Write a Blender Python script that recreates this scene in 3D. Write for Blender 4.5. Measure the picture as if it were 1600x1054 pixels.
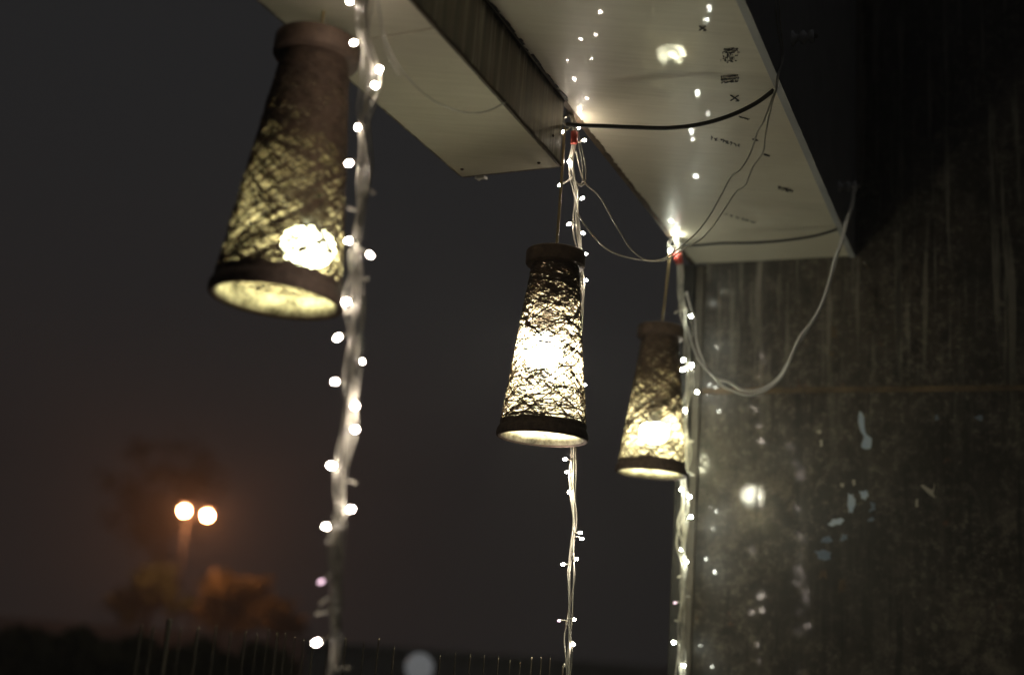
import bpy, math, random
from mathutils import Vector, Matrix, noise
random.seed(7)
S = bpy.context.scene
for o in list(bpy.data.objects):
    bpy.data.objects.remove(o)
COL = S.collection
V = Vector

# ------------------------------------------------------------------ camera, world, exposure
F = 1900.0                                   # focal length in photo pixels (1600 wide)
CAM = V((0.0, 0.0, 1.6))
PITCH, ROLL = math.radians(14.1), math.radians(4.3)
FOCUS = 2.40
cd = bpy.data.cameras.new('camera')
cam = bpy.data.objects.new('camera', cd); COL.objects.link(cam)
RM = Matrix.Rotation(math.radians(90) + PITCH, 3, 'X') @ Matrix.Rotation(ROLL, 3, 'Z')
cam.matrix_world = Matrix.Translation(CAM) @ RM.to_4x4()
cd.sensor_width = 36.0; cd.lens = 36.0 * F / 1600.0
cd.clip_start = 0.05; cd.clip_end = 500
cd.dof.use_dof = True; cd.dof.focus_distance = FOCUS
cd.dof.aperture_fstop = cd.lens / 30.0; cd.dof.aperture_blades = 9
S.camera = cam
w = bpy.data.worlds.new('World'); S.world = w; w.use_nodes = True
wt = w.node_tree; bg = wt.nodes['Background']
sky = wt.nodes.new('ShaderNodeTexSky'); sky.sky_type = 'NISHITA'; sky.sun_disc = False
sky.sun_elevation = math.radians(-6); sky.sun_rotation = math.radians(200)
skm = wt.nodes.new('ShaderNodeMixRGB'); skm.blend_type = 'MIX'; skm.inputs[0].default_value = 0.97
wt.links.new(sky.outputs[0], skm.inputs[1])
skm.inputs[2].default_value = (0.178, 0.178, 0.186, 1)   # city night glow on low cloud
wt.links.new(skm.outputs[0], bg.inputs[0]); bg.inputs[1].default_value = 0.105
S.view_settings.view_transform = 'Standard'; S.view_settings.look = 'None'
S.view_settings.exposure = 0.0; S.view_settings.gamma = 1.0
S.view_settings.use_curve_mapping = False
S.render.engine = 'CYCLES'
S.cycles.use_denoising = True
S.cycles.max_bounces = 8; S.cycles.diffuse_bounces = 4; S.cycles.volume_bounces = 0
S.cycles.sample_clamp_indirect = 6.0
S.cycles.caustics_reflective = True

# ------------------------------------------------------------------ geometry helpers
def ray(px, py):
    return RM @ V(((px - 800) / F, -(py - 527) / F, -1.0))
def at(px, py, d):                            # point seen at photo pixel (px,py), d metres deep
    return CAM + ray(px, py) * d
def on_z(px, py, z):
    r = ray(px, py); return CAM + r * ((z - CAM.z) / r.z)
def on_plane(px, py, p, n):
    r = ray(px, py); return CAM + r * ((p - CAM).dot(n) / r.dot(n))
def aty(px, py, Y):                           # same, at the distance Y in front measured level
    q = ray(px, py); return CAM + q * ((Y - CAM.y) / q.y)
def pix(p):
    q = RM.transposed() @ (p - CAM)
    return (800 + F * q.x / -q.z, 527 - F * q.y / -q.z, -q.z)

class MB:
    def __init__(s): s.v = []; s.f = []
    def tube(s, pts, r, n=6, cap=True):
        m = len(pts); rad = r if callable(r) else (lambda t: r)
        t0 = (pts[1] - pts[0]).normalized()
        up = V((0, 0, 1)) if abs(t0.z) < .9 else V((1, 0, 0))
        nx = t0.cross(up).normalized(); b = len(s.v)
        for i in range(m):
            t = (pts[min(i + 1, m - 1)] - pts[max(i - 1, 0)])
            t = t.normalized() if t.length > 1e-9 else t0
            nx = (nx - t * nx.dot(t)).normalized(); ny = t.cross(nx)
            rr = rad(i / (m - 1))
            for k in range(n):
                a = 2 * math.pi * k / n
                s.v.append(pts[i] + (nx * math.cos(a) + ny * math.sin(a)) * rr)
        for i in range(m - 1):
            for k in range(n):
                k2 = (k + 1) % n
                s.f.append((b + i * n + k, b + i * n + k2, b + (i + 1) * n + k2, b + (i + 1) * n + k))
        if cap:
            s.f.append(tuple(b + k for k in range(n))[::-1])
            s.f.append(tuple(b + (m - 1) * n + k for k in range(n)))
        return s
    def lathe(s, prof, n=40, closed=False, M=None):
        b = len(s.v); m = len(prof)
        for (r, z) in prof:
            for k in range(n):
                a = 2 * math.pi * k / n
                p = V((r * math.cos(a), r * math.sin(a), z)); s.v.append(M @ p if M else p)
        for i in range(m if closed else m - 1):
            j = (i + 1) % m
            for k in range(n):
                k2 = (k + 1) % n
                s.f.append((b + i * n + k, b + i * n + k2, b + j * n + k2, b + j * n + k))
        return s
    def prism(s, poly, d):                    # polygon extruded by vector d
        b = len(s.v); n = len(poly)
        s.v += [V(p) for p in poly] + [V(p) + d for p in poly]
        s.f.append(tuple(range(b, b + n))[::-1]); s.f.append(tuple(range(b + n, b + 2 * n)))
        for k in range(n):
            k2 = (k + 1) % n
            s.f.append((b + k, b + k2, b + n + k2, b + n + k))
        return s
    def box(s, c, x, y, z):                   # centre, three half-extent vectors
        return s.prism([c - x - y - z, c + x - y - z, c + x + y - z, c - x + y - z], z * 2)
    def quad(s, c, x, y):
        b = len(s.v); s.v += [c - x - y, c + x - y, c + x + y, c - x + y]; s.f.append((b, b + 1, b + 2, b + 3)); return s
    def ball(s, c, rx, ax=V((0, 0, 1)), stretch=1.0, n=10, m=7):
        q = V((0, 0, 1)).rotation_difference(ax).to_matrix()
        b = len(s.v)
        for i in range(m + 1):
            th = math.pi * i / m
            for k in range(n):
                a = 2 * math.pi * k / n
                s.v.append(c + q @ V((rx * math.sin(th) * math.cos(a), rx * math.sin(th) * math.sin(a), -rx * stretch * math.cos(th))))
        for i in range(m):
            for k in range(n):
                k2 = (k + 1) % n
                s.f.append((b + i * n + k, b + i * n + k2, b + (i + 1) * n + k2, b + (i + 1) * n + k))
        return s
    def build(s, name, mat, parent=None, smooth=True):
        me = bpy.data.meshes.new(name); me.from_pydata([tuple(v) for v in s.v], [], s.f)
        me.validate(); me.update()
        if mat: me.materials.append(mat)
        if smooth: me.polygons.foreach_set('use_smooth', [True] * len(me.polygons))
        o = bpy.data.objects.new(name, me); COL.objects.link(o)
        if parent: o.parent = parent
        return o

def bevel(o, w=.003, seg=2):
    m = o.modifiers.new('bevel', 'BEVEL'); m.width = w; m.segments = seg; m.limit_method = 'ANGLE'
    return o
def tag(o, label=None, cat=None, group=None, kind=None):
    if label: o['label'] = label
    if cat: o['category'] = cat
    if group: o['group'] = group
    if kind: o['kind'] = kind
    return o
def thing(name, label, cat, group=None, M=None):
    o = bpy.data.objects.new(name, None); COL.objects.link(o); o.empty_display_size = .1
    if M is not None: o.matrix_world = M
    return tag(o, label, cat, group)
def part(mb, name, mat, parent, smooth=True):
    """part given in WORLD coordinates: moved into the space of its thing"""
    inv = parent_world(parent).inverted()
    mb.v = [inv @ V(p) for p in mb.v]
    return mb.build(name, mat, parent, smooth)
def parent_world(o):
    m = o.matrix_basis.copy(); p = o.parent
    while p: m = p.matrix_basis @ m; p = p.parent
    return m
def smoothpath(p, k=8):
    out = []; n = len(p)
    for i in range(n - 1):
        a, b, c, d = p[max(i - 1, 0)], p[i], p[i + 1], p[min(i + 2, n - 1)]
        for j in range(k):
            t = j / k
            out.append(.5 * ((2 * b) + (c - a) * t + (2 * a - 5 * b + 4 * c - d) * t * t + (3 * b - a - 3 * c + d) * t ** 3))
    out.append(p[-1]); return out
def pixpath(px, d0, d1=None, k=8):
    d1 = d0 if d1 is None else d1; n = len(px)
    return smoothpath([at(x, y, d0 + (d1 - d0) * i / (n - 1)) for i, (x, y) in enumerate(px)], k)

# ------------------------------------------------------------------ materials
def mat(name, base=(.5, .5, .5), rough=.5, metal=0, coat=0, coat_rough=.05, spec=.5, emit=None, es=0, trans=0):
    m = bpy.data.materials.new(name); m.use_nodes = True
    b = m.node_tree.nodes['Principled BSDF']
    b.inputs['Base Color'].default_value = (*base, 1); b.inputs['Roughness'].default_value = rough
    b.inputs['Metallic'].default_value = metal; b.inputs['Coat Weight'].default_value = coat
    b.inputs['Coat Roughness'].default_value = coat_rough; b.inputs['Specular IOR Level'].default_value = spec
    b.inputs['Transmission Weight'].default_value = trans
    if emit: b.inputs['Emission Color'].default_value = (*emit, 1); b.inputs['Emission Strength'].default_value = es
    return m
class NT:
    def __init__(s, m):
        s.m = m; s.t = m.node_tree; s.n = s.t.nodes; s.b = s.n['Principled BSDF']
        s.co = s.n.new('ShaderNodeTexCoord').outputs['Object']
    def link(s, a, b): s.t.links.new(a, b)
    def mapping(s, scale=(1, 1, 1), rot=(0, 0, 0), src=None):
        x = s.n.new('ShaderNodeMapping'); x.inputs['Scale'].default_value = scale; x.inputs['Rotation'].default_value = rot
        s.link(src or s.co, x.inputs['Vector']); return x.outputs[0]
    def noise(s, scale, detail=6, rough=.6, vec=None, dist=0):
        x = s.n.new('ShaderNodeTexNoise'); x.inputs['Scale'].default_value = scale; x.inputs['Detail'].default_value = detail
        x.inputs['Roughness'].default_value = rough; x.inputs['Distortion'].default_value = dist
        s.link(vec or s.co, x.inputs['Vector']); return x.outputs['Fac']
    def ramp(s, fac, stops):
        x = s.n.new('ShaderNodeValToRGB'); e = x.color_ramp.elements
        while len(e) < len(stops): e.new(.5)
        for el, (p, c) in zip(e, stops):
            el.position = p; el.color = (*c, 1) if isinstance(c, tuple) else (c, c, c, 1)
        s.link(fac, x.inputs[0]); return x.outputs[0]
    def mix(s, fac, a, b, mode='MIX'):
        x = s.n.new('ShaderNodeMixRGB'); x.blend_type = mode
        for i, q in enumerate((fac, a, b)):
            if hasattr(q, 'links'): s.link(q, x.inputs[i])
            elif isinstance(q, tuple): x.inputs[i].default_value = (*q, 1)
            elif i == 0: x.inputs[i].default_value = q
            else: x.inputs[i].default_value = (q, q, q, 1)
        return x.outputs[0]
    def bump(s, h, st=.2, dist=.01, coat=False):
        x = s.n.new('ShaderNodeBump'); x.inputs['Strength'].default_value = st; x.inputs['Distance'].default_value = dist
        s.link(h, x.inputs['Height']); s.link(x.outputs[0], s.b.inputs['Normal'])
        if coat: s.link(x.outputs[0], s.b.inputs['Coat Normal'])
    def color(s, c): s.link(c, s.b.inputs['Base Color'])
    def rough(s, c): s.link(c, s.b.inputs['Roughness'])

# world-aligned direction of the two beams (horizontal) and heights
D_HOOK = 2.50
H = at(884, 158, D_HOOK).z                    # height of the slab soffit
A = on_z(1085, 413, H); B = on_z(760, 0, H); C = on_z(1332, 412, H); D = on_z(1150, 0, H)
U = (A - B).normalized()                      # along the beams, away from the camera
R = V((U.y, -U.x, 0))                         # to the right of U
Z = V((0, 0, 1))
ANG = math.atan2(U.y, U.x)

def m_soffit():
    m = mat('soffit_laminate', rough=.42, coat=.4, coat_rough=.03)
    n = NT(m)
    g = n.mapping((1, 14, 1), (0, 0, -ANG + math.pi / 2 - .12))
    a = n.noise(2.2, 6, .6); b = n.noise(7, 5, .6, g); c = n.noise(60, 4, .7)
    col = n.ramp(b, [(.3, (.66, .61, .47)), (.7, (.76, .71, .56))])
    col = n.mix(n.ramp(a, [(.42, 0.0), (.75, .45)]), col, (.46, .40, .29))
    col = n.mix(n.ramp(c, [(.66, 0.0), (.8, .5)]), col, (.25, .21, .15))
    n.color(col)
    n.bump(n.noise(16, 2, .4), .045, .004, True)
    n.rough(n.ramp(a, [(.3, .34), (.7, .5)]))
    return m
def m_beam_side():
    m = mat('stained_steel', rough=.38, coat=.5, coat_rough=.05)
    n = NT(m)
    st = n.mapping((6, 6, .35))
    a = n.noise(6, 7, .65, st); b = n.noise(20, 5, .6, st); c = n.noise(4, 5)
    col = n.ramp(a, [(.36, (.055, .036, .022)), (.5, (.2, .16, .105)), (.66, (.56, .52, .41))])
    col = n.mix(n.ramp(b, [(.52, 0.0), (.68, .8)]), col, (.09, .062, .04))
    col = n.mix(n.ramp(c, [(.5, 0.0), (.7, .6)]), col, (.13, .09, .06))
    # dirt running along the top edge, object z is measured from the soffit
    sx = n.n.new('ShaderNodeSeparateXYZ'); n.link(n.co, sx.inputs[0])
    ad = n.n.new('ShaderNodeMath'); ad.operation = 'MULTIPLY_ADD'; n.link(n.noise(30, 6, .7, n.mapping((3, 3, .6))), ad.inputs[0])
    ad.inputs[1].default_value = .11; n.link(sx.outputs[2], ad.inputs[2])
    col = n.mix(n.ramp(ad.outputs[0], [(.03, 0.0), (.06, .9)]), col, (.028, .02, .014))
    n.color(col); n.bump(a, .15, .003)
    return m
def m_wall():
    m = mat('dark_painted_panel', rough=.38, coat=.6, coat_rough=.045, spec=.5)
    n = NT(m)
    v1 = n.mapping((9, 9, .5)); a = n.noise(2.2, 8, .7); b = n.noise(45, 6, .75); c = n.noise(4, 6, .62, v1); d = n.noise(9, 6, .7)
    col = n.ramp(a, [(.32, (.020, .017, .014)), (.52, (.052, .043, .034)), (.75, (.085, .065, .048))])
    col = n.mix(n.ramp(b, [(.5, 0.0), (.66, .8)]), col, (.20, .172, .135))
    col = n.mix(n.ramp(n.noise(22, 8, .8), [(.5, 0.0), (.62, .75)]), col, (.014, .012, .010))
    col = n.mix(n.ramp(d, [(.56, 0.0), (.68, .7)]), col, (.17, .14, .11))
    col = n.mix(n.ramp(n.noise(3.2, 4, .6), [(.48, 0.0), (.64, .75)]), col, (.022, .018, .014))
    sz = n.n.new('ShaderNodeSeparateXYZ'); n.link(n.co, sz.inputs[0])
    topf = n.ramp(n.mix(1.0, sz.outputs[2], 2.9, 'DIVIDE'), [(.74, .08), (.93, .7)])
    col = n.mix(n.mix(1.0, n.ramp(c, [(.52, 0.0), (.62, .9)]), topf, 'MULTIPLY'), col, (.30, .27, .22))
    col = n.mix(n.ramp(n.noise(6, 5, .6, v1), [(.58, 0.0), (.66, .7)]), col, (.012, .01, .008))
    col = n.mix(n.ramp(n.noise(14, 4, .6), [(.68, 0.0), (.74, .6)]), col, (.16, .07, .04))
    n.color(col); n.rough(n.ramp(d, [(.3, .3), (.7, .55)]))
    n.link(n.ramp(n.noise(18, 6, .7), [(.4, .06), (.6, .6)]), n.b.inputs['Coat Weight'])
    n.bump(n.mix(.5, n.noise(14, 3), b), .1, .004)
    return m
def m_fiber():
    """jute thread, dark brown facing outward, with lamplight painted in as a pale inner side"""
    m = mat('jute_thread', (.16, .10, .065), .85)
    n = NT(m)
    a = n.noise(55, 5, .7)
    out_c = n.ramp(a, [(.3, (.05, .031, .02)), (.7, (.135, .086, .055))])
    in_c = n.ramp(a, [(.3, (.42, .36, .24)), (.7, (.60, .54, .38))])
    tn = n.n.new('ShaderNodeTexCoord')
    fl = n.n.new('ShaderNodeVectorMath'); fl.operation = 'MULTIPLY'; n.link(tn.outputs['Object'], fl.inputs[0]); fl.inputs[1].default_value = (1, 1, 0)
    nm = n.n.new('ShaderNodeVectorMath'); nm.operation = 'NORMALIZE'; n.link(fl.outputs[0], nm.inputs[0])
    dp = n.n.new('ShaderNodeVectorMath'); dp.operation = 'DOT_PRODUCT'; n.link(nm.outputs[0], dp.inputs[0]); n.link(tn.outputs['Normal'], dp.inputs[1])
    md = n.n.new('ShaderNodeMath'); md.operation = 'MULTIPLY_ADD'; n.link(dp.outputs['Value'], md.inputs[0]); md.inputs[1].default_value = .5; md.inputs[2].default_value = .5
    n.color(n.mix(n.ramp(md.outputs[0], [(.22, 0.0), (.4, 1.0)]), in_c, out_c))  # inner faces coloured pale to look lit by the bulb
    return m
def noisy(name, c0, c1, scale=20, rough=.5, **k):
    m = mat(name, c0, rough, **k); n = NT(m)
    n.color(n.ramp(n.noise(scale, 5, .65), [(.35, c0), (.65, c1)])); n.bump(n.noise(scale * 2, 4), .15, .003)
    return m
def m_wire():
    m = mat('clear_pvc_wire', (.55, .52, .42), .28, coat=.3)
    n = NT(m); n.color(n.ramp(n.noise(25, 3), [(.4, (.48, .46, .39)), (.65, (.68, .65, .56))]))
    return m
M = dict(
    soffit=m_soffit(), side=m_beam_side(), wall=m_wall(), fiber=m_fiber(), wire=m_wire(),
    fascia=noisy('fascia_paint', (.34, .34, .34), (.42, .42, .415), 6, .6),
    edge=noisy('rusty_edge', (.05, .032, .02), (.11, .075, .045), 40, .7),
    ink=mat('black_ink', (.015, .012, .01), .6),
    cap=noisy('brown_cap', (.09, .058, .041), (.15, .098, .066), 60, .75),
    cord=noisy('gold_cord', (.34, .26, .13), (.42, .33, .17), 80, .4, coat=.3),
    black=noisy('black_rubber', (.02, .02, .017), (.035, .033, .028), 30, .45),
    tape=noisy('red_tape', (.5, .06, .045), (.6, .1, .07), 50, .4),
    steel=noisy('dull_steel', (.30, .28, .24), (.42, .40, .35), 30, .35, metal=.6),
    rust=noisy('rust_strip', (.06, .042, .025), (.2, .13, .07), 9, .6),
    post=noisy('grey_channel', (.09, .078, .062), (.14, .122, .098), 25, .55),
    darkpost=noisy('dark_post_paint', (.022, .021, .02), (.04, .037, .034), 12, .6),
    paper=noisy('torn_pale_blue_paper', (.42, .52, .66), (.55, .63, .72), 30, .7),
    paper2=noisy('torn_cream_paper', (.42, .37, .29), (.55, .5, .42), 30, .7),
    paper3=noisy('faded_blue_paper', (.13, .17, .24), (.19, .23, .29), 30, .7),
    clear=mat('clear_stalk', (.75, .72, .62), .25, coat=.3),
    unlit=mat('unlit_bulb_plastic', (.7, .66, .55), .3, coat=.4),
    porcelain=mat('white_porcelain', (.8, .79, .76), .25, coat=.5),
    socket=mat('bulb_socket', (.55, .53, .48), .45),
    ground=noisy('asphalt', (.04, .04, .04), (.06, .058, .055), 8, .85),
    bark=noisy('bark', (.045, .032, .022), (.075, .055, .04), 12, .9),
    galv=noisy('weathered_pole', (.05, .045, .04), (.08, .075, .07), 8, .5),
    bar=noisy('fence_steel', (.15, .13, .10), (.26, .23, .17), 12, .35, metal=.8),
    brick=noisy('whitewashed_low_wall', (.5, .47, .42), (.66, .62, .56), 4, .85),
)
def m_leaf(name, c0, c1):
    m = noisy(name, c0, c1, 1.5, .6); return m
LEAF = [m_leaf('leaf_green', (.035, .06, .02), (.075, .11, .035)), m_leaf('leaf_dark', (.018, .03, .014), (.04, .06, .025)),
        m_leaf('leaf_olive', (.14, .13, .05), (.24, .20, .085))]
def glow(name, col, st): return mat(name, (.8, .8, .8), .4, emit=col, es=st)
FAIRY = [[glow('fairy_bulb', c, st * 1.5), glow('fairy_bulb', c, st * .75), glow('dim_fairy_bulb', (1, .66, .80), 2.2)] for c, st in (((1, .86, .74), 125), ((1, .87, .72), 150), ((.97, 1, .84), 230))]
BULB = [glow('globe_bulb', (1, .98, .60), 27), glow('globe_bulb', (1, .97, .74), 270), glow('globe_bulb', (1, .98, .66), 105)]

# ------------------------------------------------------------------ setting
g = MB().box(V((0, 40, -.5)), V((150, 0, 0)), V((0, 150, 0)), V((0, 0, .5))).build('ground', M['ground'], None, False)
tag(g, 'dark asphalt ground', None, None, 'structure')

# ------------------------------------------------------------------ canopy slab
N0 = A - U * 5.2                              # near end, behind the camera
DR = (C - D).normalized()
WN = None
# wall plane: faces back along its normal, contains the far slab corner
wdir_px = ray(1600, 1062); WN = V((wdir_px.x, wdir_px.y, 0)).normalized() * -1     # towards the camera
def wallpt(px, py, off=0): return on_plane(px, py, A + WN * off, WN)
WR = V((-WN.y, WN.x, 0)); WR = WR if WR.x > 0 else -WR
def hit_wall(p, d): return p + d * ((A - p).dot(WN) / d.dot(WN))
A2 = hit_wall(A, U) - U * .004; C2 = hit_wall(C, DR) - DR * .004
B2 = A2 - U * 4.6; D2 = C2 - DR * 4.4
canopy = thing('canopy_slab', 'long pale canopy slab with glossy underside above the lanterns, meeting the dark wall', 'canopy', None, Matrix.Translation(A2))
sof = part(MB().prism([A2, C2, D2, B2], Z * .02), 'soffit_panel', M['soffit'], canopy, False)
off = R * .012
part(MB().prism([C2 + R * .001 - Z * .004, C2 + R * .016 - Z * .004, D2 + R * .016 - Z * .004, D2 + R * .001 - Z * .004], Z * 1.0), 'fascia_panel', M['fascia'], canopy, False)
part(MB().prism([A2 - R * .001, A2 - R * .012, B2 - R * .012, B2 - R * .001], Z * .25), 'edge_trim', M['edge'], canopy, False)
part(MB().prism([A2 + Z * .25, C2 + Z * .25, D2 + Z * .25, B2 + Z * .25], Z * .02), 'top_panel', M['fascia'], canopy, False)
# inked scribbles on the underside
def scribble(cx, cy, wpx, hpx, kind, seed):
    rnd = random.Random(seed); mb = MB()
    def P(x, y): return on_z(x, y, H - .0015)
    def stroke(a, b, wd=1.6):
        p, q = P(*a), P(*b); t = (q - p)
        if t.length < 1e-6: return
        s = V((-t.y, t.x, 0)).normalized() * (wd * .0007)
        mb.prism([p - s, q - s, q + s, p + s], Z * .001)
    if kind == 'x':
        for a, b in (((-.5, -.5), (.5, .45)), ((-.5, .45), (.45, -.5)), ((.1, .5), (.5, .5))):
            stroke((cx + a[0] * wpx, cy + a[1] * hpx), (cx + b[0] * wpx, cy + b[1] * hpx), 1.8)
    else:
        if kind == 'block':
            for _ in range(95):
                x, y = rnd.gauss(0, .24), rnd.uniform(-.5, .5); y = round(y * 5) / 5 + rnd.gauss(0, .035)
                if abs(x) > .55: continue
                q = rnd.uniform(-.07, .07), rnd.uniform(-.1, .1)
                stroke((cx + (x + y * -.15) * wpx, cy + y * hpx), (cx + (x + q[0] + y * -.15) * wpx, cy + (y + q[1]) * hpx), rnd.uniform(.6, 1.7))
            part(mb, 'ink_mark', M['ink'], canopy, False); return
        rows = 6 if kind == 'block' else (3 if kind == 'rows' else 1)
        sl = .14 if kind == 'line' else -.05
        for r in range(rows):
            x = -.5
            while x < .5:
                lw = rnd.uniform(.02, .05) * (1 if rows > 2 else 1.4)
                y0 = (r + .5) / rows - .5; hh = .36 / rows
                for _ in range(rnd.randint(2, 3)):
                    a = (x + rnd.uniform(0, lw * 2), y0 + rnd.uniform(-hh, hh)); b = (x + rnd.uniform(0, lw * 2), y0 + rnd.uniform(-hh, hh))
                    stroke((cx + a[0] * wpx, cy + (a[1]) * hpx + a[0] * wpx * sl * 2), (cx + b[0] * wpx, cy + b[1] * hpx + b[0] * wpx * sl * 2), rnd.uniform(.9, 1.7))
                x += lw * 2 * rnd.uniform(.8, 1.5)
    part(mb, 'ink_mark', M['ink'], canopy, False)
scribble(1141, 87, 27, 22, 'block', 1); scribble(1140, 124, 26, 13, 'rows', 2); scribble(1148, 154, 13, 9, 'x', 3)
scribble(1133, 222, 44, 8, 'line', 4); scribble(1226, 296, 22, 9, 'line', 5); scribble(1158, 342, 52, 5, 'line', 6)
scribble(1098, 45, 10, 7, 'x', 7); scribble(1180, 219, 8, 4, 'line', 8); scribble(1198, 243, 9, 4, 'line', 9); scribble(1162, 185, 16, 3, 'line', 10)

# ------------------------------------------------------------------ beam
T = on_z(882, 157, H) - R * .004
lo, hi = H - .4, H
for _ in range(40):
    mid = (lo + hi) / 2
    if pix(V((T.x, T.y, mid)))[1] > 260: lo = mid
    else: hi = mid
HB = mid
E = V((T.x, T.y, HB)); L = on_z(722, 276, HB); L0 = on_z(440, 31, HB); UL = (L - L0).normalized()
E0 = E - U * 3.4; LB0 = L - UL * 3.4
beam = thing('beam', 'boxy pale beam with stained side, hanging below the canopy beside the tall lantern row', 'beam', None, Matrix.Translation(V((E.x, E.y, H))))
# underside: two sheets with an open joint between
J = on_z(620, 52, HB); tj = (J - E).dot(U); 
def lerp(a, b, t): return a + (b - a) * t
def at_u(p, d, s): return p + d * s
JE = E + U * tj; JL = L + UL * (tj - (L - E).dot(U) + .01)
part(MB().prism([E, L, JL + UL * .002, JE + U * .002], Z * .012), 'soffit_panel', M['soffit'], beam, False)
part(MB().prism([JE - U * .002, JL - UL * .002, LB0, E0], Z * .012), 'soffit_panel', M['soffit'], beam, False)
part(MB().prism([E + R * .0, E + R * .003, E0 + R * .003, E0 + R * .0], Z * (H - HB - .0005)), 'side_panel', M['side'], beam, False)
part(MB().prism([L - R * .001, L - R * .004, LB0 - R * .004, LB0 - R * .001], Z * .32), 'side_panel', M['side'], beam, False)
n1 = (L - E).normalized(); n1 = V((-n1.y, n1.x, 0)); n1 = n1 if n1.dot(U) > 0 else -n1
part(MB().prism([E + n1 * .001, L + n1 * .001, L + n1 * .004, E + n1 * .004], Z * .32), 'end_panel', M['side'], beam, False)
rnd = random.Random(5)
def ragged(p, q, nrm, wmin, wmax, th, n=90):
    mb = MB()
    for i in range(n):
        a, b = lerp(p, q, i / n), lerp(p, q, (i + rnd.uniform(.8, 1.6)) / n)
        wd = rnd.uniform(wmin, wmax)
        mb.prism([a, b, b + nrm * wd * rnd.uniform(.6, 1), a + nrm * wd], th)
    return mb
part(MB().prism([E + R * .004 - Z * .002, E + R * .0075 - Z * .002, E0 + R * .0075 - Z * .002, E0 + R * .004 - Z * .002], Z * .006), 'edge_trim', M['edge'], beam, False)
part(ragged(E + R * .0035 + Z * .005, E0 + R * .0035 + Z * .005, Z, .001, .005, R * .001, 140), 'rust_crust', M['edge'], beam, False)
part(ragged(T + R * .0035 - Z * .001, T - U * 3.2 + R * .0035 - Z * .001, -Z, .001, .009, R * .001, 260), 'dirt_crust', M['ink'], beam, False)
part(ragged(T + R * .008 - Z * .0012, T - U * 3.2 + R * .008 - Z * .0012, R, .001, .008, -Z * .0008, 260), 'dirt_crust', M['ink'], beam, False)
part(ragged(L + n1 * .004, E + n1 * .004, n1, .0005, .003, Z * .01, 40), 'rust_crust', M['edge'], beam, False)
for px, py in ((722, 264), (842, 254)):
    c = on_z(px, py, HB); part(MB().lathe([(.0001, -.003), (.003, -.0025), (.0038, 0)], 12, M=Matrix.Translation(c)), 'screw', M['edge'], beam)
for px, py in ((860, 241), (864, 212)):
    c = on_plane(px, py, E + R * .003, R); part(MB().ball(c, .003), 'screw', M['edge'], beam)
fl = on_z(742, 275, HB)
part(MB().prism([fl, fl + R * .02 + U * .002, fl + R * .024 + U * .012, fl + R * .012 + U * .008, fl + R * .004 + U * .014], -Z * .006), 'paint_flake', M['socket'], beam, False)

part(ragged(A2 - R * .0005 - Z * .0012, A2 - U * 1.25 - R * .0005 - Z * .0012, R, .001, .006, -Z * .0006, 150), 'dirt_crust', M['edge'], canopy, False)
# ------------------------------------------------------------------ wall
XL = wallpt(1086, 430); XL = V((XL.x, XL.y, 0))
wall = thing('wall', 'dark stained glossy panel wall with torn paper scraps and a rusty seam', 'wall', None, Matrix.Translation(XL))
zs = wallpt(1300, 609).z
WT = H + 1.1
zL = -.0
def wbox(x0, x1, z0, z1, d0, d1):
    a = XL + WR * x0 + WN * d0; b = XL + WR * x1 + WN * d0
    return MB().prism([V((a.x, a.y, z0)), V((b.x, b.y, z0)), V((b.x, b.y, z0)) - WN * (d0 - d1), V((a.x, a.y, z0)) - WN * (d0 - d1)], Z * (z1 - z0))
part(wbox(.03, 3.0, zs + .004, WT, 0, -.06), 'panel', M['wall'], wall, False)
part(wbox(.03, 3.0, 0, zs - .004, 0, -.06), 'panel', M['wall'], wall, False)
part(wbox(.034, 3.0, zs - .0075, zs + .0075, .004, -.05), 'seam_strip', M['rust'], wall, False)
bevel(part(wbox(-.03, .004, 0, H - .006, .02, -.07), 'corner_post', M['darkpost'], wall, False), .003)
bevel(part(wbox(.006, .03, 0, H - .006, .012, -.07), 'corner_channel', M['post'], wall, False), .004)
part(wbox(-.03, 3.0, WT, WT + .03, .01, -.07), 'coping', M['fascia'], wall, False)
def blob(cx, cy, pts, m, name='torn_paper'):
    jr = random.Random(cx * 7 + cy); pts = [(x * jr.uniform(.75, 1.2) + jr.uniform(-1, 1), y * jr.uniform(.85, 1.12) + jr.uniform(-1, 1)) for x, y in pts]
    if len(pts) < 9:
        pts = [q for a_, b_ in zip(pts, pts[1:] + pts[:1]) for q in (a_, ((a_[0] + b_[0]) / 2 * jr.uniform(.7, 1.12) + jr.uniform(-1, 1), (a_[1] + b_[1]) / 2 * jr.uniform(.75, 1.1)))]
    rim = smoothpath([wallpt(cx + x, cy + y, .0006) for x, y in pts + pts[:1]], 2)[:-1]
    part(MB().prism(rim, WN * .0012), name, m, wall, False)
blob(1345, 648, [(-4, -4), (2, -5), (5, 4), (7, 17), (9, 30), (14, 36), (18, 50), (19, 56), (8, 50), (1, 47), (5, 36), (1, 24), (-4, 10)], M['paper'])
blob(1329, 785, [(-4, -14), (4, -13), (7, -6), (7, 6), (3, 16), (-2, 18), (-7, 4)], M['paper'])
blob(1307, 814, [(-14, 6), (-6, -3), (8, -7), (11, -2), (6, 5), (-6, 8)], M['paper'])
blob(1350, 774, [(-8, -6), (4, -8), (7, 0), (2, 8), (-4, 4)], M['paper'])
blob(1317, 839, [(-6, 5), (0, -6), (5, -6), (5, 3), (0, 5)], M['paper3'])
blob(1291, 842, [(-8, -4), (4, -6), (10, 2), (2, 5), (-7, 3)], M['paper3'])
blob(1286, 866, [(-13, -6), (0, -9), (12, -4), (14, 6), (2, 9), (-9, 6)], M['paper3'])
blob(1334, 754, [(-4, -4), (2, -4), (3, 3), (-1, 5)], M['paper2'])
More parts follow.
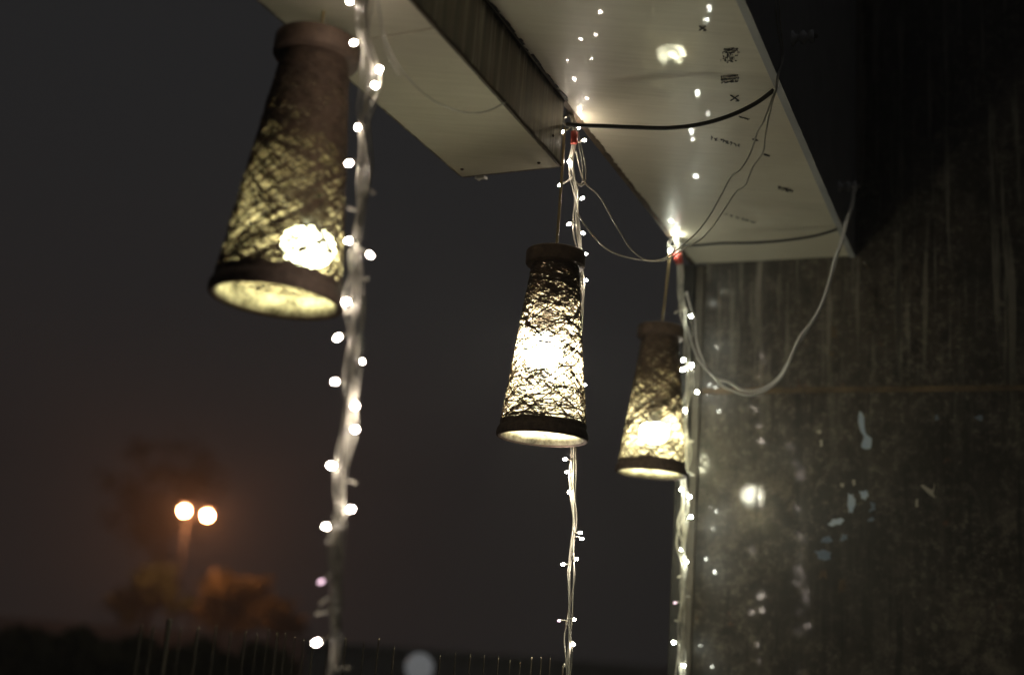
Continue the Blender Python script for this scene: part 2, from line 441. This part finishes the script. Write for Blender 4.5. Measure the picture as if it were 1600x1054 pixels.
blob(1316, 757, [(-3, -3), (3, -3), (3, 4), (-2, 3)], M['paper2'])
blob(1450, 768, [(-13, -10), (-6, -12), (6, -2), (10, -12), (14, -8), (9, 4), (14, 10), (4, 6), (-4, -1)], M['paper2'])
blob(1433, 786, [(-3, -5), (2, -6), (2, 5), (-2, 5)], M['paper2'])
blob(1316, 915, [(-4, -13), (4, -12), (6, 0), (3, 11), (-4, 10), (-6, 0)], M['rust'])
blob(1364, 790, [(-3, -6), (3, -4), (4, 6), (-6, 10), (-2, 2)], M['paper3'])
blob(1362, 810, [(-7, 2), (0, -2), (5, 0), (2, 4), (-5, 5)], M['paper3'])
blob(1464, 652, [(-3, -4), (2, -4), (3, 4), (-2, 4)], M['paper3'])
blob(1530, 652, [(-9, 0), (0, -4), (5, -4), (4, 6), (-3, 4)], M['paper3'])
blob(1283, 692, [(-3, -6), (3, -5), (3, 6), (-2, 6)], M['paper2'])
blob(1280, 674, [(-4, 0), (2, -3), (4, 2), (0, 4)], M['paper2'])
blob(1286, 898, [(-5, -8), (4, -8), (8, 6), (0, 2), (-8, 6)], M['rust'])
blob(1302, 518, [(-4, -9), (4, -9), (4, 9), (-3, 9)], M['rust']); blob(1300, 552, [(-4, -3), (3, -4), (4, 3), (-3, 4)], M['rust'])
for x0, y0, y1, wd in ((1175, 440, 541, 4), (1189, 455, 545, 2.2), (1124, 440, 560, 3), (1217, 428, 470, 5), (1140, 420, 452, 3), (1231, 440, 500, 2.5)):
    rr = random.Random(x0); pts = []
    ys = [y0 + (y1 - y0) * i / 7 for i in range(8)]
    for y in ys: pts.append((wd * rr.uniform(.35, 1), y - y0))
    for y in ys[::-1]: pts.append((-wd * rr.uniform(.35, 1), y - y0))
    blob(x0, y0, pts, M['post'], 'paint_drip')
for px, py in ((1351, 411), (1103, 424)):
    part(MB().ball(wallpt(px, py, .004), .004), 'nail', M['steel'], wall)
part(MB().tube([wallpt(1345, 405, .006), wallpt(1358, 421, .004)], .0015, 6), 'splinter', M['rust'], wall)
part(MB().tube(smoothpath([wallpt(x, y, .004) for x, y in ((1340, 412), (1346, 432), (1358, 455), (1372, 470), (1386, 477))]), .001, 5), 'loose_wire', M['edge'], wall)

# ------------------------------------------------------------------ lanterns
def cone_r(z):                               # body radius against height
    return .0445 + (.0805 - .0445) * (1 - max(0, min(1, (z - .03) / .315))) ** 1.0
def weave(seed, nd, nt, nb):
    rn = random.Random(seed); mb = MB()
    def thread(z, th, slope, length, zlo, zhi, r=.0008, wob=.25):
        pts = []; step = .009; s = 0; ph = rn.uniform(0, 6); jr = rn.uniform(-.0012, .0012)
        while s < length:
            rr = cone_r(z) + jr + .0006 * math.sin(s * 60 + ph)
            pts.append(V((rr * math.cos(th), rr * math.sin(th), z)))
            sl = slope + wob * math.sin(s * 9 + ph)
            z += math.sin(sl) * step; th += math.cos(sl) * step / rr; s += step
            if z > zhi or z < zlo: slope = -slope; z = max(zlo, min(zhi, z))
        if len(pts) > 2: mb.tube(pts, r, 4, False)
    for _ in range(nd):                      # long diagonal threads over the whole body
        zhi = .25 + .095 * rn.random() ** .5
        thread(rn.uniform(.032, .2), rn.uniform(0, 6.28), rn.choice((-1, 1)) * rn.uniform(.5, .8), rn.uniform(.5, .95), .012, zhi, rn.uniform(.0006, .00115), .05)
    for _ in range(nt):                      # close winding at the neck
        z = .345 - .16 * (rn.random() ** 2.3)
        thread(z, rn.uniform(0, 6.28), rn.choice((-1, 1)) * rn.uniform(.02, .45), rn.uniform(.2, .4), .15, .345, rn.uniform(.0006, .0011), .12)
    for _ in range(nb):                      # flatter winding above the rim
        z = .03 + .09 * rn.random() ** 2
        thread(z, rn.uniform(0, 6.28), rn.choice((-1, 1)) * rn.uniform(.02, .28), rn.uniform(.25, .5), .012, .17, rn.uniform(.0006, .0011), .1)
    return mb
def make_lantern(label, bot, top, depth, seed, bulb_px, bulb_depth, bulb_mat, counts, hook):
    P0 = aty(*bot, depth); t, Lh = 0.0, .375
    vd = V((P0.x - CAM.x, P0.y - CAM.y, 0)).normalized(); sx = V((vd.y, -vd.x, 0))
    for _ in range(60):
        ax = sx * math.sin(t) + Z * math.cos(t); q = pix(P0 + ax * Lh)
        t += (top[0] - q[0]) / F * depth / .375 * .8; Lh *= 1 + .8 * (q[1] - top[1]) / (bot[1] - top[1])
    ax = sx * math.sin(t) + Z * math.cos(t)
    sc = Lh / .372
    q = Z.rotation_difference(ax).to_matrix().to_4x4()
    MW = Matrix.Translation(P0) @ q @ Matrix.Scale(sc, 4)
    print('lantern', label[:20], 'tilt', math.degrees(t), 'scale', sc)
    t_ = thing('hanging_lantern', label, 'lantern', 'woven cone lanterns hanging in a row', MW)
    # neck cap: a flanged wooden ring with a recessed top
    MB().lathe([(.006, .362), (.047, .362), (.050, .372), (.0565, .372), (.0585, .369), (.0585, .346), (.0565, .343), (.043, .343), (.043, .335), (.036, .335), (.036, .343), (.006, .35)], 56, True).build('cap', M['cap'], t_)
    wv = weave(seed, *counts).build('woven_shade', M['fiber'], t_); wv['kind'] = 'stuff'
    # rim: a thick band wound round and round with cord
    prof = []
    nr = 9
    for i in range(nr * 4 + 1):
        u = i / (nr * 4); z = u * .031
        prof.append((.0815 + .0065 * math.sin(math.pi * min(1, u * 1.25 + .15)) ** .6 * (1 - .35 * u) + .0007 * abs(math.sin(u * math.pi * nr)), z))
    prof += [(.0800, .031), (.0800, .001)]
    MB().lathe(prof, 64, True).build('rim', M['fiber_rim'], t_)
    MB().lathe([(.0795, .003), (.0790, .031), (.0775, .031), (.0780, .003)], 48, True).build('added_pale_ring', M['added_pale_ring'], t_)  # added pale ring, its colour imitates the lamplit inside of the opening
    inv = MW.inverted()
    bc = inv @ aty(*bulb_px, bulb_depth); sq = 1.0 if bulb_mat is BULB[1] else .8
    b = MB().lathe([(x, y * sq) for x, y in [(.0001, -.034), (.014, -.032), (.027, -.025), (.035, -.011), (.0365, .002), (.033, .016), (.025, .025), (.015, .029)]], 24, M=Matrix.Translation(bc)).build('bulb', bulb_mat, t_)
    MB().lathe([(.0001, .030 * sq), (.0155, .0285 * sq), (.017, .040), (.017, .074), (.008, .084), (.0001, .085)], 20, M=Matrix.Translation(bc)).build('socket', M['black'], b)
    MB().tube(smoothpath([bc + Z * .084, lerp(bc, V((0, 0, .3)), .5) + Z * .06, V((0, 0, .3)), V((0, 0, .36))]), .002, 6).build('inner_cord', M['black'], b)
    top_w = MW @ V((0, 0, .35))
    if hook is None: hook = top_w + ax * ((HB - top_w.z) / ax.z)
    part(MB().tube(smoothpath([top_w, lerp(top_w, hook, .5) + V((.001, 0, 0)), hook], 6), .0030, 8), 'hanging_cord', M['cord'], t_)
    return t_
M['added_pale_ring'] = noisy('cream_lit_ring', (.08, .07, .04), (.66, .61, .44), 30, .8)  # cream put in for the bright lit opening, dark blotches for thread
M['fiber_rim'] = noisy('rim_cord', (.08, .055, .042), (.15, .105, .078), 90, .85)
HOOK1 = at(889, 186, 2.56); HOOK2 = aty(1051, 380, 3.09)
Y1 = HOOK1.y; Y2 = HOOK2.y
make_lantern('nearest lantern, the large blurred cone at the left edge of the lights, with dim weave', (431, 472), (498, 66), 1.735, 11, (482, 385), 1.745, BULB[0], (135, 230, 36), None)
make_lantern('middle lantern, brightest woven cone, its bulb glaring white at mid height', (847, 686), (869, 394), Y1 - .01, 12, (849, 548), Y1 - .01, BULB[1], (66, 240, 56), HOOK1 + V((-.008, 0, -.02)))
make_lantern('farthest lantern, smallest woven cone, hanging in front of the dark wall corner', (1017, 741), (1033, 511), Y2, 13, (1022, 675), Y2, BULB[2], (115, 260, 38), HOOK2 + V((-.006, 0, -.02)))

# ------------------------------------------------------------------ hooks
def ring_hook(p, label, r=.012):
    h = thing('hook', label, 'hook', None, Matrix.Translation(p))
    pts = [p + V((r * math.cos(a), .004 * math.sin(a * .5), r * math.sin(a) - .002)) for a in [i * 2 * math.pi / 20 for i in range(21)]]
    part(MB().tube(pts, .0028, 8), 'ring', M['steel'], h)
    top = V((p.x, p.y, H))
    part(MB().tube(smoothpath([p + Z * r, p + Z * (r + .008) + V((-.006, 0, 0)), V((p.x - .004, p.y, H - .006)), V((p.x, p.y, H + .004))]), .0016, 6), 'shank', M['steel'], h)
    return h
ring_hook(HOOK1, 'small steel ring hook by the beam end, above the brightest lantern')
ring_hook(HOOK2, 'small steel ring hook under the slab near the wall corner', .011)

# ------------------------------------------------------------------ fairy-light strings
bulb_me = {}
def string_lights(label, axis, depth, bulbs, fm, wires, rad, wr, tape_i=None, seed=0, back=0.0):
    rn = random.Random(seed); na = len(axis)
    path = smoothpath([aty(x, y, depth + back * min(1, max(0, (i - 1) / 4))) for i, (x, y) in enumerate(axis)], 10)
    root = thing('string_lights', label, 'string lights', 'bundled fairy light strings hanging beside the lanterns', Matrix.Translation(path[0]))
    n = len(path); cum = [0]
    for a, b in zip(path, path[1:]): cum.append(cum[-1] + (b - a).length)
    for k in range(wires):
        ph = rn.uniform(0, 6.28); tw = rn.uniform(10, 24) * rn.choice((1, 1, -1)); rr = rad * rn.uniform(.45, 1); p2 = rn.uniform(0, 6.28)
        pts = []
        m = int(cum[-1] / .008)
        j = 0
        for i in range(m + 1):
            s = cum[-1] * i / m
            while j < n - 2 and cum[j + 1] < s: j += 1
            f = (s - cum[j]) / max(1e-6, cum[j + 1] - cum[j]); c = lerp(path[j], path[j + 1], f)
            r2 = rr * (.7 + .45 * math.sin(s * 21 + p2) + .2 * math.sin(s * 53 + ph))
            pts.append(c + V((math.cos(ph + tw * s), math.sin(ph + tw * s), 0)) * r2)
        part(MB().tube(pts, wr, 6), 'wire', M['wire'], root)
    if tape_i:
        a, b = aty(*tape_i[0], depth), aty(*tape_i[1], depth)
        part(MB().tube([a, lerp(a, b, .5), b], rad * .72, 12), 'tape', M['tape'], root)
    for (x, y, lit) in bulbs:
        near = min(path, key=lambda p: abs(pix(p)[1] - y)); c = aty(x, y, near.y + rn.uniform(-.012, .012))
        best = min(path, key=lambda p: (p - c - V((0, 0, rn.uniform(-.004, .012)))).length)
        base = lerp(best, c, .12)
        v = c - base; Ln = v.length
        if Ln < .012: v = (v.normalized() if Ln > 1e-4 else V((1, 0, 0))) * .012; c = base + v + V((0, -.008, 0)); v = c - base; Ln = v.length
        u = v.normalized()
        mid = lerp(base, c, .5) + V((0, 0, rn.uniform(-.003, .003)))
        key = (lit, fm, rn.choice((0, 0, 1)) if y < 900 else rn.choice((1, 1, 2)))
        if key not in bulb_me:
            tmp = MB().ball(V((0, 0, 0)), .0027, Z, 1.7, 10, 8).build('bulb', FAIRY[fm][key[2]] if lit else M['unlit']); bulb_me[key] = tmp.data
            bpy.data.objects.remove(tmp)
        bo = bpy.data.objects.new('bulb', bulb_me[key]); COL.objects.link(bo); bo.parent = root
        bo.matrix_basis = Matrix.Translation(c - path[0]) @ Z.rotation_difference(u).to_matrix().to_4x4()
        part(MB().tube([base, mid, c - u * .0035], lambda t: .0012 + .0012 * t, 6), 'stalk', M['clear'], bo)
    return root
ax0 = [(577, -230), (573, -100), (571, 0), (572, 60), (580, 120), (566, 185), (569, 250), (563, 330), (560, 400), (556, 470), (552, 540), (546, 600), (541, 680), (536, 760), (535, 800), (528, 860), (523, 940), (519, 1054), (515, 1180)]
b0 = [(547, 3, 1), (553, 67, 1), (590, 113, 1), (585, 135, 1), (561, 200, 1), (545, 255, 1), (545, 376, 1), (578, 398, 1), (541, 471, 1), (528, 527, 1), (564, 564, 1), (524, 596, 1), (555, 634, 1), (551, 672, 1), (518, 727, 1), (546, 797, 1), (510, 822, 1), (502, 908, 1), (495, 1003, 1),
      (583, 300, 0), (548, 328, 0), (572, 436, 0), (553, 753, 0), (517, 848, 0), (503, 940, 0), (497, 957, 0), (541, 490, 0), (558, 30, 0), (543, 1045, 0)]
string_lights('nearest fairy light bundle, the thick blurred strand right of the largest lantern', ax0, 1.60, b0, 0, 9, .0130, .0015, None, 1)
ax1 = [(891, 178), (896, 196), (897, 225), (895, 260), (902, 300), (901, 350), (905, 400), (908, 440), (906, 500), (904, 560), (902, 640), (899, 700), (894, 760), (897, 820), (893, 880), (890, 950), (886, 1054), (883, 1180)]
b1 = [(880, 206, 1), (904, 200, 1), (913, 219, 1), (889, 252, 1), (875, 289, 1), (906, 313, 1), (889, 350, 1), (911, 364, 1), (913, 399, 1), (911, 437, 1), (913, 601, 1), (883, 717, 1), (890, 737, 1), (889, 768, 1), (909, 841, 1), (901, 832, 1), (880, 881, 1), (900, 873, 1), (874, 969, 1), (897, 967, 1), (893, 1003, 1), (884, 1040, 0)]
string_lights('middle fairy light bundle with red tape, strand beside the brightest lantern', ax1, Y1, b1, 1, 6, .0100, .0015, ((897, 206), (897, 224)), 2, .075)
ax2 = [(1056, 372), (1059, 392), (1062, 415), (1065, 440), (1069, 480), (1074, 530), (1075, 580), (1072, 640), (1074, 690), (1070, 740), (1069, 790), (1067, 850), (1067, 950), (1064, 1054), (1062, 1180)]
b2 = [(1056, 375, 1), (1047, 391, 1), (1076, 495, 1), (1067, 577, 1), (1081, 570, 1), (1068, 562, 1), (1089, 612, 1), (1070, 640, 1), (1079, 807, 1), (1064, 765, 1), (1073, 775, 1), (1065, 858, 1), (1068, 877, 1), (1055, 941, 1), (1053, 1003, 1), (1067, 1037, 1),
      (1074, 460, 0), (1056, 488, 0), (1060, 901, 0), (1076, 932, 0), (1056, 969, 0), (1080, 690, 0), (1083, 741, 0)]
string_lights('farthest fairy light bundle with red tape, strand in front of the wall corner', ax2, Y2, b2, 2, 8, .0140, .0018, ((1059, 395), (1061, 411)), 3, .075)

# ------------------------------------------------------------------ cables and loose wires
def cable(name, label, cat, pts, r, m, group=None):
    o = MB().tube(pts, r, 8).build(name, m); return tag(o, label, cat, group)
FN = V((DR.y, -DR.x, 0))
FP = D2 + R * .019
def onf(px, py): return on_plane(px, py, FP, FN)
def mixpath(px, p_end, d0, pw=1):
    """pixels from depth d0 to the exact end point"""
    de = pix(p_end)[2]; n = len(px)
    pts = [at(x, y, d0 + (de - d0) * (i / n) ** pw) for i, (x, y) in enumerate(px)] + [p_end]
    return smoothpath(pts, 10)
EDGE = on_z(1209, 141, H - .008); EDGE2 = on_z(1308, 358, H - .008)
cable('black_cable', 'thick dark cable sagging from the ring by the beam end to the slab edge', 'cable',
      mixpath([(886, 194), (905, 196), (940, 197), (990, 199), (1045, 200), (1095, 194), (1140, 181), (1180, 162)], EDGE, 2.52), .0046, M['black'], 'dark cables slung under the slab')
cable('black_cable', 'dark cable running close under the slab, nearest the dark wall', 'cable',
      mixpath([(1064, 382), (1090, 383), (1130, 380), (1180, 379), (1230, 375), (1275, 368)], EDGE2, 3.24), .0038, M['black'], 'dark cables slung under the slab')
E3 = on_z(1211, 141, H - .004) + R * .02
wa = [(900, 236), (912, 282), (932, 302), (945, 320), (958, 345), (972, 368), (985, 388), (1003, 403), (1020, 407), (1036, 404), (1050, 396), (1070, 380), (1090, 362), (1110, 335), (1128, 303), (1142, 277), (1158, 264), (1172, 240), (1178, 222), (1185, 203), (1194, 188)]
wb = [(900, 330), (914, 352), (930, 372), (950, 390), (980, 402), (1020, 408), (1045, 404), (1070, 388), (1095, 374), (1112, 356), (1130, 330), (1150, 300), (1164, 290), (1176, 262), (1192, 238), (1196, 210), (1204, 170)]
def rise(px, d0, up):
    e = onf(*up[0]); pts = mixpath(px, e, d0)
    return pts + smoothpath([onf(*q) for q in up], 8)[1:]
cable('thin_wire', 'thin pale wire whose loop leaves the middle strand higher, draping to the slab edge', 'wire', rise(wa, 2.56, [(1212, 138), (1214, 120), (1221, 98), (1220, 70), (1214, 35), (1212, -10)]), .0015, M['wire'], 'thin pale wires linking the strands')
cable('thin_wire', 'thin pale wire leaving the middle strand lower, below the wider loop', 'wire', rise(wb, 2.54, [(1213, 140), (1217, 118), (1224, 90), (1222, 60), (1219, 30), (1217, -10)]), .0015, M['wire'], 'thin pale wires linking the strands')
INS = onf(1313, 294) + FN * .03
wc = [(1073, 455), (1080, 482), (1086, 500), (1088, 530), (1094, 552), (1108, 580), (1122, 592), (1140, 597), (1158, 608), (1180, 610), (1200, 603), (1218, 588), (1232, 565), (1244, 540), (1262, 515), (1280, 485), (1292, 455), (1302, 420), (1312, 385), (1320, 350), (1330, 320)]
wd_ = [(1074, 510), (1084, 545), (1096, 568), (1112, 584), (1130, 603), (1150, 612), (1168, 617), (1190, 612), (1208, 602), (1224, 584), (1238, 552), (1250, 526), (1268, 503), (1284, 474), (1296, 438), (1304, 405), (1316, 375), (1326, 340), (1333, 318)]
cable('thin_wire', 'pale wire sagging in a deep loop before the wall, upper of the close pair', 'wire', mixpath(wc, INS, 3.09, 3), .0034, M['porcelain'], 'thin pale wires linking the strands')
cable('thin_wire', 'pale wire sagging in a deep loop before the wall, lower of the close pair', 'wire', mixpath(wd_, INS + V((.006, 0, -.003)), 3.08, 3), .0034, M['porcelain'], 'thin pale wires linking the strands')
# two loose wires hanging near the nearest strand
e4 = on_z(660, -160, HB)
cable('thin_wire', 'blurred thin wire curving off the top of the nearest strand under the beam', 'wire', pixpath([(572, -120), (585, -30), (596, 40), (612, 84), (640, 125), (670, 152), (700, 168), (730, 176), (760, 174), (790, 160)], 1.66, 2.1), .0011, M['wire'], 'thin pale wires linking the strands')
cable('thin_wire', 'short blurred thin wire dangling just right of the nearest strand', 'wire', pixpath([(575, -120), (588, -20), (596, 40), (604, 80), (616, 104), (624, 118)], 1.66, 1.72), .0010, M['wire'], 'thin pale wires linking the strands')
# small ties near the middle ring
for i, pts in enumerate(([(903, 205), (910, 236), (915, 262), (914, 285), (906, 290), (900, 283)], [(904, 225), (909, 250), (911, 275), (908, 288), (901, 286)])):
    cable('wire_loop', ['wider', 'narrower'][i] + ' pale wire loop bulging from the middle strand below its red tape', 'wire', pixpath(pts, 2.545), .0012, M['wire'], 'wire loops on the middle strand')
# insulators on the slab face
def insulator(px, py, label):
    p = onf(px, py)
    q = Z.rotation_difference(R).to_matrix().to_4x4()
    o = thing('insulator', label, 'insulator', 'insulators on the slab face', Matrix.Translation(p) @ q)
    MB().lathe([(.0001, -.006), (.016, -.006), (.016, 0), (.008, .004), (.007, .012), (.014, .015), (.014, .022), (.008, .026), (.008, .03), (.013, .033), (.013, .04), (.0001, .042)], 24).build('spool', M['porcelain'], o)
    MB().lathe([(.0001, .042), (.005, .042), (.005, .049), (.0001, .05)], 8).build('bolt', M['steel'], o)
insulator(1313, 292, 'pale spool insulator holding the looped wires at the far end of the slab face')
insulator(1240, 60, 'dim spool insulator high on the slab face above the cable end')

# ------------------------------------------------------------------ street beyond
lamp_m = glow('sodium_lens', (1, .36, .14), 900)
LD = 40.0
def street_lamp():
    p = at(291, 815, LD); base = V((p.x, p.y, 0))
    o = thing('street_lamp', 'tall twin-headed street lamp glowing orange behind the trees', 'street lamp', None, Matrix.Translation(base))
    part(MB().tube([base, base + Z * 2, V((p.x, p.y, p.z + .1))], lambda t: .05 - .02 * t, 10), 'pole', M['black'], o)
    for (px, py) in ((288, 797), (324, 804)):
        h = at(px, py, LD)
        part(MB().tube(smoothpath([p, lerp(p, h, .6) + Z * .18, h + Z * .16]), .03, 8), 'arm', M['galv'], o)
        hd = part(MB().ball(h + Z * .22, .13, V((1, 0, 0)), 1.9, 16, 10), 'lamp_head', M['galv'], o)
        part(MB().ball(h - Z * .02, .085, V((1, 0, 0)), 1.25, 16, 10), 'lens', lamp_m, hd)
street_lamp()

def tree(name, label, cat, px, d, h, crown_r, crown_z, nleaf, leaf, lm, seed, group=None, squash=1.0):
    rn = random.Random(seed); p = at(px, 960, d); base = V((p.x, p.y, 0))
    o = thing(name, label, cat, group, Matrix.Translation(base))
    mb = MB()
    top = base + V((rn.uniform(-.3, .3), rn.uniform(-.3, .3), crown_z))
    mb.tube(smoothpath([base - Z * .1, lerp(base, top, .5) + V((rn.uniform(-.12, .12), 0, 0)), top], 5), lambda t: (.035 + .012 * h) * (1 - .6 * t), 8)
    tips = []
    for k in range(9):
        a = 2.4 * k + rn.uniform(-.4, .4); el = rn.uniform(-.1, 1.2)
        dirv = V((math.cos(a) * math.cos(el), math.sin(a) * math.cos(el), math.sin(el) * squash))
        st = lerp(base, top, rn.uniform(.6, 1)); tip = V((base.x, base.y, crown_z)) + dirv * crown_r * rn.uniform(.6, .95)
        mb.tube(smoothpath([st, lerp(st, tip, .5) + Z * .15, tip], 4), lambda t: .045 * (1 - .8 * t), 5)
        tips += [tip, lerp(st, tip, .6)]
    part(mb, 'trunk', M['bark'], o)
    lb = MB(); cl = []
    for tip in tips:
        for _ in range(2): cl.append((tip + V([rn.gauss(0, .22 * crown_r) for _ in range(3)]), crown_r * rn.uniform(.16, .36)))
    for _ in range(nleaf):
        c, r = rn.choice(cl); c = c + V((rn.gauss(0, r * .6), rn.gauss(0, r * .6), rn.gauss(0, r * .5)))
        if c.z < .3: continue
        x = V([rn.gauss(0, 1) for _ in range(3)]).normalized(); y = x.cross(V([rn.gauss(0, 1) for _ in range(3)])).normalized()
        s = leaf * rn.uniform(.5, 1.1); lb.quad(c, x * s, y * s * .55)
    part(lb, 'crown', lm, o, False)
    return o
TG = 'trees behind the fence'
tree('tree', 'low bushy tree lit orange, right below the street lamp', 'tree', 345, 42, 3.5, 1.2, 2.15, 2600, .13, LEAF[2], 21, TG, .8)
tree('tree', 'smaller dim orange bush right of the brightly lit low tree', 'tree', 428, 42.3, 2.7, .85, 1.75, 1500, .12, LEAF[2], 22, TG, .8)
tree('tree', 'tall dark tree rising just left of the street lamp', 'tree', 226, 52, 9.0, 2.6, 5.6, 1300, .17, LEAF[1], 23, TG, 1.5)
0 and tree('tree', 'dark tree crown overhanging the lamp glow from above', 'tree', 262, 43, 9.0, 2.2, 7.2, 2600, .17, LEAF[1], 24, TG, 1.0)
0 and tree('tree', 'broad dark tree at the far left side of the night sky', 'tree', 70, 30, 8.5, 2.8, 5.2, 4200, .18, LEAF[1], 25, TG, 1.2)
tree('tree', 'low dark tree left of the lamp pole by the fence', 'tree', 225, 41, 3.2, 1.1, 2.1, 1800, .13, LEAF[0], 26, TG, .9)

# fence of thin upright bars
fa, fb = at(235, 965, 1.86), at(880, 1024, 2.45)
fa = V((fa.x, fa.y, 0)); fb = V((fb.x, fb.y, 0)); fd = (fb - fa).normalized(); fn = V((-fd.y, fd.x, 0))
fence = thing('fence', 'dim fence of thin upright steel rods along the bottom of the scene', 'fence', None, Matrix.Translation(fa))
bars = [222, 240, 283, 310, 338, 361, 384, 402, 420, 434, 447, 461, 475, 490, 513, 541, 569, 592, 616, 688, 712, 735, 757, 779, 797, 813, 831, 846, 860, 880]
def ftop(px): return 972 + (px - 265) * .082 if px < 600 else 1020 + (px - 735) * .07
fm = fd.cross(Z)
bar_me = None
def fence_pt(px, py): return on_plane(px, py, fa, fn)
for i, px in enumerate(bars):
    t = fence_pt(px, ftop(px) + random.Random(px).uniform(-3, 8)); b = V((t.x, t.y, .06))
    r_ = random.Random(px * 3).uniform(.0011, .002)
    part(MB().tube([b, lerp(b, t, .5), t - Z * .006, t], lambda u: r_ if u < .9 else r_ * .35, 6), 'bar', M['bar'], fence)
for px in (265,):
    t = fence_pt(px, ftop(px) - 6); b = V((t.x, t.y, 0))
    bevel(part(MB().box(lerp(b, t, .5), fd * .003, fn * .003, Z * (t.z / 2)), 'post', M['post'], fence, False), .001)
for z in (.25, 1.15):
    a = V((fa.x, fa.y, z)); b = V((fb.x, fb.y, z))
    part(MB().box(lerp(a, b, .5), (b - a) * .5, fn * .006, Z * .01), 'rail', M['bar'], fence, False)
# dark hedge put in to hide the lamplit ground beyond the fence
hb, rh = MB(), random.Random(77)
h0_, h1_ = at(-120, 990, 14.0), at(470, 1000, 13.2); h0_.z = h1_.z = 0
for _ in range(5200):
    t = rh.random(); zz = 1.3 * rh.random() ** .6 * (1 - .05 * math.sin(t * 40) - .03 * math.sin(t * 97))
    c = lerp(h0_, h1_, t) + V((0, rh.uniform(-.35, .35), zz))
    x = V([rh.gauss(0, 1) for _ in range(3)]).normalized(); y = x.cross(V([rh.gauss(0, 1) for _ in range(3)])).normalized()
    sz = rh.uniform(.04, .09); hb.quad(c, x * sz, y * sz * .6)
hg = thing('added_hedge', 'dark clipped hedge put in to hide lamplit ground behind the rods at the lower left', 'added_hedge', None, Matrix.Translation(h0_))
part(hb, 'foliage', LEAF[2], hg, False)
st_ = MB()
for k in range(14):
    c = lerp(h0_, h1_, (k + .5) / 14); st_.tube([c, c + V((.05, 0, .5)), c + V((.0, .04, 1.1))], lambda u: .03 * (1 - .6 * u), 6)
part(st_, 'stems', M['bark'], hg)
# low rendered wall behind the right half of the fence
wl = at(480, 1012, 12.5); wr_ = at(1010, 1016, 12.5); wl.z = wr_.z = 0
hz = at(700, 1016, 12.5).z
lw = thing('boundary_wall', 'low dim rendered wall behind the fence bars at the bottom edge', 'wall', None, Matrix.Translation(wl))
dd = (wr_ - wl); nn = V((-dd.y, dd.x, 0)).normalized()
bevel(part(MB().box(lerp(wl, wr_, .5) + Z * hz * .48, dd * .5, nn * .1, Z * hz * .48), 'masonry', M['brick'], lw, False), .01)
bevel(part(MB().box(lerp(wl, wr_, .5) + Z * hz * .98, dd * .505, nn * .14, Z * hz * .02), 'coping', M['brick'], lw, False), .008)
# globe lamp on a short post
gp = at(655, 1042, 9.0); gb = V((gp.x, gp.y, 0))
gl = thing('globe_lamp', 'dim milky globe lamp on a short post at the bottom edge', 'lamp', None, Matrix.Translation(gb))
part(MB().tube([gb, gb + Z * .6, gp - Z * .11], .035, 12), 'post', M['galv'], gl)
part(MB().lathe([(.0001, -.02), (.06, -.02), (.07, .01), (.05, .03), (.0001, .03)], 20, M=Matrix.Translation(gp - Z * .125)), 'collar', M['galv'], gl)
part(MB().ball(gp, .105, Z, 1.0, 24, 14), 'globe', glow('milky_globe', (.95, .98, 1.0), .11), gl)

# ------------------------------------------------------------------ night haze
hz_ = MB().box(V((0, 28, 6.0)), V((60, 0, 0)), V((0, 62, 0)), Z * 7.6)
ho = hz_.build('haze', None, None, False); ho['kind'] = 'stuff'; ho['label'] = 'thin night haze glowing round the street lamp'
hm = bpy.data.materials.new('night_haze'); hm.use_nodes = True
for nd in list(hm.node_tree.nodes):
    if nd.type != 'OUTPUT_MATERIAL': hm.node_tree.nodes.remove(nd)
pv = hm.node_tree.nodes.new('ShaderNodeVolumePrincipled'); pv.inputs['Density'].default_value = .010; pv.inputs['Color'].default_value = (.85, .85, .85, 1)
hm.node_tree.links.new(pv.outputs[0], hm.node_tree.nodes['Material Output'].inputs['Volume'])
ho.data.materials.append(hm); ho.display_type = 'WIRE'
